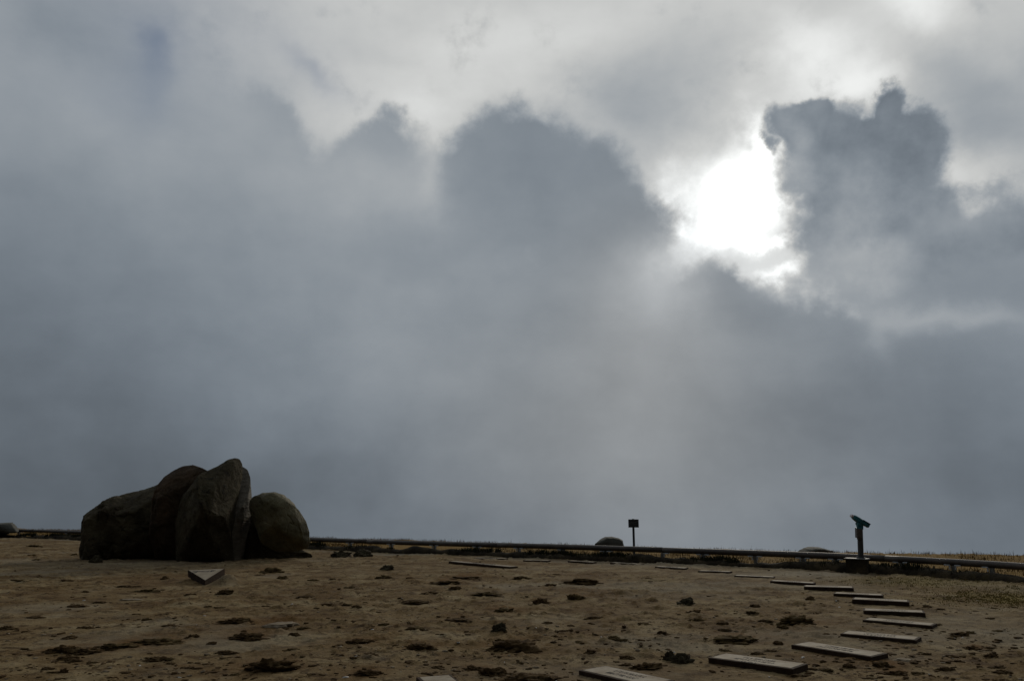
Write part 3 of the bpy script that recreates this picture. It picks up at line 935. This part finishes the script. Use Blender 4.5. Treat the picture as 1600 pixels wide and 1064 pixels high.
# tilted viewer body: wide flat head narrowing to the objective hood
ax0, ax1 = Vector((-0.165, 0, 0.965)), Vector((0.205, 0, 0.765))
ad = (ax1 - ax0).normalized(); up = Vector((-ad.z, 0, ad.x))
if up.z < 0: up = -up
def sect(t, w, h, dz=0):
    c = ax0 + (ax1 - ax0) * t + up * dz
    return [c + Vector((0, sy * w, 0)) + up * (sz * h) for sy, sz in ((-1, -.7), (-.7, -1), (.7, -1), (1, -.7), (1, .7), (.7, 1), (-.7, 1), (-1, .7))]
bm = bmesh.new()
rings = []
for t, w, h, dz in ((0, .06, .04, 0), (.08, .075, .052, 0), (.35, .085, .062, -.008), (.55, .085, .062, -.012), (.6, .08, .050, -.006), (.95, .075, .042, -.004), (1.0, .077, .046, -.004)):
    rings.append([bm.verts.new(v) for v in sect(t, w, h, dz)])
for a, b in zip(rings[:-1], rings[1:]):
    for k in range(8): bm.faces.new((a[k], a[(k + 1) % 8], b[(k + 1) % 8], b[k]))
bm.faces.new(rings[0]); bm.faces.new(rings[-1][::-1])
from_bm('viewer_body', bm, M_teal, pt)
bm = bmesh.new()
bm_box(bm, ax0 + (ax1 - ax0) * 0.78 + up * 0.048, (0.20, 0.17, 0.010), Matrix.Rotation(-math.atan2(ad.z, ad.x), 3, 'Y'), 0.003)
from_bm('hood', bm, M_teal, pt)
for sy in (-1, 1):
    bm = bmesh.new()
    e0 = ax0 + Vector((0, sy * 0.033, 0))
    bm_cyl(bm, e0 + ad * 0.01, e0 - ad * 0.03, 0.028, 0.030, 18)
    bm_cyl(bm, e0 - ad * 0.03, e0 - ad * 0.045, 0.036, 0.032, 18)
    from_bm('eyepiece', bm, M_eye, pt)
    bm = bmesh.new()
    e1 = ax1 + Vector((0, sy * 0.033, 0)) - up * 0.004
    bm_cyl(bm, e1 - ad * 0.01, e1 + ad * 0.006, 0.028, 0.028, 18)
    from_bm('lens', bm, M_lens, pt)

# ------------------------------------------------------------------ small sign on a post
sp_t = tpx(991, 0)
ysn = 24.6
sg = empty('post_sign', (sp_t * ysn, ysn, gz(sp_t * ysn, ysn)))
tag(sg, 'small dark rectangular notice on a thin post behind the rail', 'sign')
ms = mpp(ysn)
top = CAMZ + ysn * (ray(990, 811).z / ray(990, 811).y) - sg.location.z
ph_ = 12.2 * ms
bm = bmesh.new(); bm_cyl(bm, (0, 0.02, -0.15), (0, 0.02, top + 0.012), 0.036, 0.034, 14)
from_bm('post', bm, M_sign, sg, smooth=False)
bm = bmesh.new(); bm_box(bm, (0, -0.03, top - ph_ / 2), (15.8 * ms, 0.022, ph_), None, 0.006)
pn = from_bm('panel', bm, M_sign, sg)
bm = bmesh.new()
for r_, (z0, x0, x1) in enumerate([(0.62, -.30, .36), (0.48, -.36, .05), (0.36, .10, .38)]):
    bm_box(bm, ((x0 + x1) / 2 * 15.8 * ms, -0.0435, top - ph_ + z0 * ph_), ((x1 - x0) * 15.8 * ms, 0.003, 0.008))
from_bm('lettering', bm, M_signmark, pn)


# ------------------------------------------------------------------ engraved slabs in a ring
CEN = Vector((-0.3, 14.5, 0))
SG = 'engraved stone slabs laid in a ring'


def marks(parent, L_, W_, z, lines=2, seed=0):
    """two short worn lines of engraving, strokes only (the photograph's are too small to read)"""
    rr = random.Random(seed)
    for k in range(lines):
        bm = bmesh.new()
        yy = (0.16 - 0.30 * k) * W_
        half = (0.20 - 0.05 * (k if k != 1 else -0.6)) * L_ * rr.uniform(0.85, 1.05)
        x = -half
        while x < half:
            wch = rr.uniform(0.014, 0.026)
            h = W_ * 0.17
            kind = rr.random()
            bm_box(bm, (x, yy, z), (0.006, h, 0.003))
            if kind < .5: bm_box(bm, (x + wch * .5, yy + h * .45 * rr.choice((-1, 1)), z), (wch, 0.006, 0.003))
            elif kind < .8: bm_box(bm, (x + wch * .5, yy, z), (wch, 0.006, 0.003)); bm_box(bm, (x + wch, yy, z), (0.006, h, 0.0026))
            else: bm_box(bm, (x + wch * .5, yy, z), (0.006, h * .8, 0.003), Matrix.Rotation(0.5, 3, 'Z'))
            x += wch + 0.016
        from_bm('lettering', bm, M_ink, parent)


def slab(FL, FR, BLp, top, label, seed, W_=None, name='engraved_stone', tilt=0.0):
    """front-left, front-right and back-left corners of the top face, as seen pixels"""
    a, b, c = at(*FL, top), at(*FR, top), at(*BLp, top)
    u = (b - a); L_ = u.length; u.normalize()
    v = Vector((-u.y, u.x, 0))
    if W_ is None: W_ = max(0.22, min(0.36, (c - a).dot(v)))
    ctr = a + u * (L_ / 2) + v * (W_ / 2)
    e = empty(name, (ctr.x, ctr.y, 0), math.atan2(u.y, u.x))
    e.rotation_euler = (R(random.uniform(-.5, .5)), R(random.uniform(-.8, .8)) + tilt, math.atan2(u.y, u.x))
    tag(e, label, 'engraved stone', SG)
    bm = bmesh.new(); bm_box(bm, (0, 0, top / 2 - 0.05), (L_, W_, top + 0.1), None, 0.006)
    from_bm('stone_body', bm, M_slab, e)
    bm = bmesh.new(); bm_box(bm, (0, 0, top + 0.001), (L_ - 0.055, W_ - 0.055, 0.006), None, 0.002)
    from_bm('face_plate', bm, M_plate, e)
    marks(e, L_, W_, top + 0.0045, 2 + (seed % 2), seed)
    return e, L_, W_


TOP = 0.042
slab((650, 1057.5), (690, 1093), (716, 1054), TOP, 'slab cut off by the bottom edge of the photo, end-on to the viewer', 1, W_=0.33)
slab((904, 1045.5), (1012, 1072), (956, 1037.3), TOP, 'large near slab with dark lettering, running out of the bottom edge', 2)
slab((1106.3, 1026.3), (1238.3, 1045.5), (1139.9, 1019.8), TOP, 'whole near slab with a dark thick end, beside the pair of stones', 3)
slab((1236, 1006.8), (1361.7, 1026), (1258.5, 1001), TOP, 'slab second from the nearest whole one, lettered in the middle', 4)
slab((1312.5, 989.3), (1431.5, 1000.3), (1326, 984.5), TOP, 'slab third from the nearest whole one, with a dark right end', 5)
slab((1347.5, 968), (1456, 977.5), (1355, 965), TOP, 'pale slab at the rightmost bend of the ring, nearer of the two there', 6, W_=0.30)
slab((1349, 953), (1446, 957.5), (1354, 950), 0.055, 'thin looking slab at the rightmost bend of the ring, farther of the two there', 7, W_=0.28)
slab((1331, 935.8), (1420, 940.3), (1327, 932), 0.07, 'slab with a thick dark front edge where the ring turns back', 8, W_=0.30)
slab((1302, 926.8), (1379, 930.5), (1300, 924), 0.05, 'thin pale slab just behind the thick dark-edged one', 9, W_=0.28)
slab((1256, 915.8), (1334, 918.5), (1262, 913), 0.06, 'slab with a rusty lip below the telescope', 10, W_=0.30)
slab((1203, 907.7), (1271, 910.8), (1208, 905), 0.045, 'thin rusty slab left of the one below the telescope', 11, W_=0.28)
slab((1147, 899.3), (1209, 901.5), (1152, 897), 0.024, 'low slab half sunk in pale ground, right of centre at the back', 12, W_=0.28)
slab((1090, 891.5), (1140, 893.5), (1096, 889), 0.024, 'very thin far slab close to the pale ground by the kerb', 13, W_=0.28)
slab((1023, 885.3), (1070, 887.4), (1029, 883.5), 0.024, 'far slab between the one below the small sign and the ones curving right', 19, W_=0.26)
slab((953, 878.9), (1000, 881.3), (960, 876), 0.024, 'farthest slab almost against the kerb below the small sign', 14, W_=0.25)
slab((887, 876.3), (926, 878.0), (892, 874), 0.024, 'far slab against the kerb left of the small sign', 15, W_=0.25)
slab((817, 874.8), (856, 876.0), (822, 873), 0.024, 'far slab in the middle of the back of the ring', 16, W_=0.25)
slab((701, 877.2), (797, 885.0), (712, 875), 0.05, 'long dark slab at the back left of the ring with a clod on it', 17, W_=0.28)
slab((740, 871.5), (789, 872.8), (746, 870), 0.024, 'far thin slab behind the long dark one', 18, W_=0.25)

# triangular marker: a wedge whose face tilts towards the viewer
def ray_at_depth(px, py, y):
    d = ray(px, py); t = y / d.y
    return Vector((d.x * t, y, CAMZ + d.z * t))
yA = TRI_C.y
A_, B_, C_ = ray_at_depth(293.5, 890.5, yA + 0.80), ray_at_depth(351, 888, yA + 0.84), ray_at_depth(320.5, 906.8, yA)
ctr = Vector(((A_.x + B_.x + C_.x) / 3, (A_.y + B_.y + C_.y) / 3, 0.0))
tri = empty('triangular_marker', ctr)
tag(tri, 'triangular engraved stone wedge pointing at the viewer, before the boulders', 'marker')
nT = (B_ - A_).cross(C_ - A_).normalized()
if nT.z < 0: nT = -nT
GT = (A_ + B_ + C_) / 3
def tri_mesh(name, k, up0, up1, mat):
    bm = bmesh.new(); q = []
    for u in (up0, up1):
        for p in (A_, B_, C_):
            q.append(bm.verts.new(GT + (p - GT) * k + nT * u - ctr))
    bm.faces.new((q[0], q[2], q[1])); bm.faces.new((q[3], q[4], q[5]))
    for a, b in ((0, 1), (1, 2), (2, 0)): bm.faces.new((q[a], q[b], q[b + 3], q[a + 3]))
    return from_bm(name, bm, mat, tri)
tri_mesh('marker_body', 1.0, -0.14, 0.0, M_slab)
tri_mesh('face_plate', 0.95, -0.01, 0.004, M_plate_tri)
uT = (B_ - A_).normalized(); vT = nT.cross(uT).normalized()
rotT = Matrix((uT, vT, nT)).transposed()
bm = bmesh.new()
def tmark(x, y, w, h, a=0.0):
    c = (A_ + B_) / 2 + uT * x + vT * y + nT * 0.006 - ctr
    bm_box(bm, c, (w, h, 0.003), rotT @ Matrix.Rotation(a, 3, 'Z'))
for x, y, w, h, a in ((-.19, -.12, .11, .018, 0), (-.16, -.18, .05, .018, 0), (-.19, -.235, .11, .018, 0), (-.135, -.18, .016, .11, 0),
                      (-.06, -.15, .12, .02, -.25), (.02, -.18, .10, .02, -.2), (.07, -.19, .05, .016, .5), (.10, -.17, .016, .10, 0),
                      (.15, -.17, .016, .12, 0), (.20, -.12, .07, .018, 0), (.19, -.17, .05, .018, 0), (.172, -.17, .016, .11, 0)):
    tmark(x, y, w, h, a)
from_bm('inscription', bm, M_ink, tri)


# ------------------------------------------------------------------ clods and stones
def clod(name, px, py, w, h, mat, label, cat, group, seed, sharp=0.25, flat=False):
    """(px, py): lower middle of the clod in the photo; w, h its size in photo pixels"""
    p = at(px, py + h * 0.35)
    s = mpp(p.y)
    W_, H_ = w * s * 0.5 * 1.05, h * s * (0.72 if mat is M_rock else 0.52)
    Dp = W_ * random.uniform(0.55, 0.8)
    bm = bmesh.new()
    bmesh.ops.create_icosphere(bm, subdivisions=4 if w > 13 else 3, radius=1.0)
    co = np.array([v.co[:] for v in bm.verts])
    k = seed * 3.7
    n = fbm(co[:, 0] * 1.1 + k, co[:, 1] * 1.1 - k, co[:, 2] * 1.1, 3) * 0.34 + fbm(co[:, 0] * 3.4 + k, co[:, 1] * 3.4, co[:, 2] * 3.4, 4, 0.6) * sharp
    n2_ = (1 - np.abs(fbm(co[:, 0] * 2 - k, co[:, 1] * 2, co[:, 2] * 2, 2))) * 0.2
    co = co * (1 + n + n2_ - 0.15)[:, None]
    if flat: co[:, 2] = np.minimum(co[:, 2], 0.55 + 0.06 * n)
    # skirt that runs out onto the ground
    low = np.clip(0.25 - co[:, 2], 0, 1)
    co[:, 0] *= 1 + 0.35 * low; co[:, 1] *= 1 + 0.35 * low
    co = co * np.array([W_, Dp, H_])
    for v, c in zip(bm.verts, co): v.co = c
    z = gz(p.x, p.y + Dp * 0.5)
    o = from_bm(name, bm, mat, smooth=True, loc=(p.x, p.y + Dp * 0.5, z + H_ * 0.05))
    o.rotation_euler = (0, 0, random.uniform(-0.25, 0.25))
    tag(o, label, cat, group)
    return o


CG = 'clods of earth on the plateau'
for k, (px, py, w, h, mk, lb) in enumerate(NAMED):
    mt = {'r': M_clod, 'g': M_clod_g, 's': M_rock}[mk]
    nm = 'stone' if mk == 's' else 'earth_clod'
    clod(nm, px, py, w, h, mt, lb, 'stone' if mk == 's' else 'clod', None if mk == 's' else CG, k + 1, 0.25 if mk == 's' else 0.42)
clod('flat_stone', 436, 974, 42, 13, M_paleclod, 'flat pale-topped stone lying in the dark soil of the left foreground', 'stone', None, 60, 0.1, True)
clod('flat_stone', 201, 935, 26, 4, M_paleclod, 'thin pinkish flat stone on the left of the plateau', 'stone', None, 61, 0.1, True)
clod('flat_stone', 1415, 1029, 22, 7, M_paleclod, 'pale rounded stone at lower right in front of the second slab', 'stone', None, 62, 0.1, True)
SMALL = [(115, 866, 8, 6), (47, 866, 14, 6), (51, 853, 22, 5), (296, 929, 16, 5), (352, 926, 20, 7), (196, 916, 24, 4), (227, 922, 32, 6),
         (28, 909, 28, 4), (105, 908, 18, 4), (257, 903, 11, 7), (7, 980, 22, 9), (105, 1027, 24, 8), (245, 1029, 26, 7), (353, 1020, 24, 6),
         (555, 1004, 18, 9), (816, 902, 22, 5), (673, 928, 24, 7), (647, 942, 34, 6), (761, 931, 28, 6), (600, 975, 16, 6), (650, 983, 26, 6),
         (716, 971, 34, 5), (970, 1000, 18, 5), (978, 1023, 20, 7), (1036, 989, 14, 6), (972, 1000, 20, 6), (1217, 1004, 14, 8), (1184, 1018, 18, 5),
         (1292, 1045, 20, 6), (1517, 988, 12, 5), (1327, 1040, 16, 7), (1267, 934, 12, 8), (1550, 1024, 16, 7), (600, 902, 20, 5), (545, 918, 16, 4),
         (640, 903, 12, 5), (860, 915, 16, 5), (870, 899, 12, 4), (712, 922, 14, 5), (1010, 905, 14, 4), (120, 945, 26, 6), (55, 964, 22, 5), (230, 969, 14, 6), (265, 980, 22, 5),
         (130, 980, 24, 5), (480, 932, 24, 4), (510, 946, 20, 5), (488, 907, 14, 4), (440, 903, 14, 5), (460, 993, 16, 5), (330, 1005, 12, 4), (1180, 945, 16, 4), (1230, 955, 12, 4),
         (1130, 975, 14, 5), (1005, 975, 18, 5), (930, 965, 20, 6), (880, 985, 16, 6), (905, 1000, 12, 5), (1450, 1020, 14, 5), (1480, 1045, 20, 6), (1560, 985, 12, 4), (1570, 1050, 22, 6)]
for k in range(95):
    _y = 872 + 185 * random.random() ** 0.8; _w = random.uniform(7, 20) * (0.6 + 0.5 * (_y - 872) / 185)
    SMALL.append((random.uniform(5, 1590), _y, _w, _w * random.uniform(0.18, 0.42)))
for k, (px, py, w, h) in enumerate(SMALL):
    clod('small_clod', px, py, w, h, random.choice([M_clod, M_clod, M_clod_g]), 'small crumb of dark earth, one of many strewn across the bare ground', 'clod',
         'small crumbs of earth strewn across the plateau', k + 100, random.uniform(0.2, 0.45))


# gravel and crumbs nobody could count
def scatter(name, n, mat, smin, smax, label, cat, ymin=866, ymax=1075, seed=3, pw=2.2, flat=0.5):
    rr = random.Random(seed)
    bm = bmesh.new(); bmesh.ops.create_icosphere(bm, subdivisions=2, radius=1.0)
    bm.verts.ensure_lookup_table()
    base = np.array([v.co[:] for v in bm.verts]); fb = np.array([[v.index for v in f.verts] for f in bm.faces]); bm.free()
    V, Fc = [], []
    for i in range(n):
        py = ymin + (ymax - ymin) * rr.random() ** 0.75; px = rr.uniform(-60, 1660)
        p = at(px, py)
        dens = float(fbm(np.array([p.x * 0.6]), np.array([p.y * 0.6]), 4.4, 3)[0])
        if dens < rr.uniform(-0.35, 0.6): continue
        s = smin + (smax - smin) * rr.random() ** pw
        nn = 1 + 0.45 * fbm(base[:, 0] * 1.4 + i, base[:, 1] * 1.4, base[:, 2] * 1.4, 3)
        a = rr.uniform(0, 6.28); ca, sa = math.cos(a), math.sin(a)
        c = base * nn[:, None] * np.array([s * rr.uniform(1, 1.7), s * rr.uniform(.7, 1), s * flat * rr.uniform(.6, 1.3)])
        c = np.stack([c[:, 0] * ca - c[:, 1] * sa, c[:, 0] * sa + c[:, 1] * ca, c[:, 2]], -1)
        c += np.array([p.x, p.y, gz(p.x, p.y) + s * flat * 0.25])
        Fc.append(fb + len(V) * len(base)); V.append(c)
    o = link(name, np.concatenate(V), np.concatenate(Fc).tolist(), mat, smooth=True)
    tag(o, label, cat, kind='stuff')
    return o


scatter('gravel', 6500, M_clod, 0.005, 0.036, 'loose dark crumbs and gravel over the bare ground', 'gravel', seed=3, pw=3.4, flat=0.36)
scatter('grit', 1100, M_paleclod, 0.006, 0.025, 'pale grit scattered over the bare ground', 'gravel', seed=5, pw=3)
scatter('bright_pebbles', 110, M_peb, 0.006, 0.02, 'tiny white pebbles on the ground', 'gravel', seed=9)
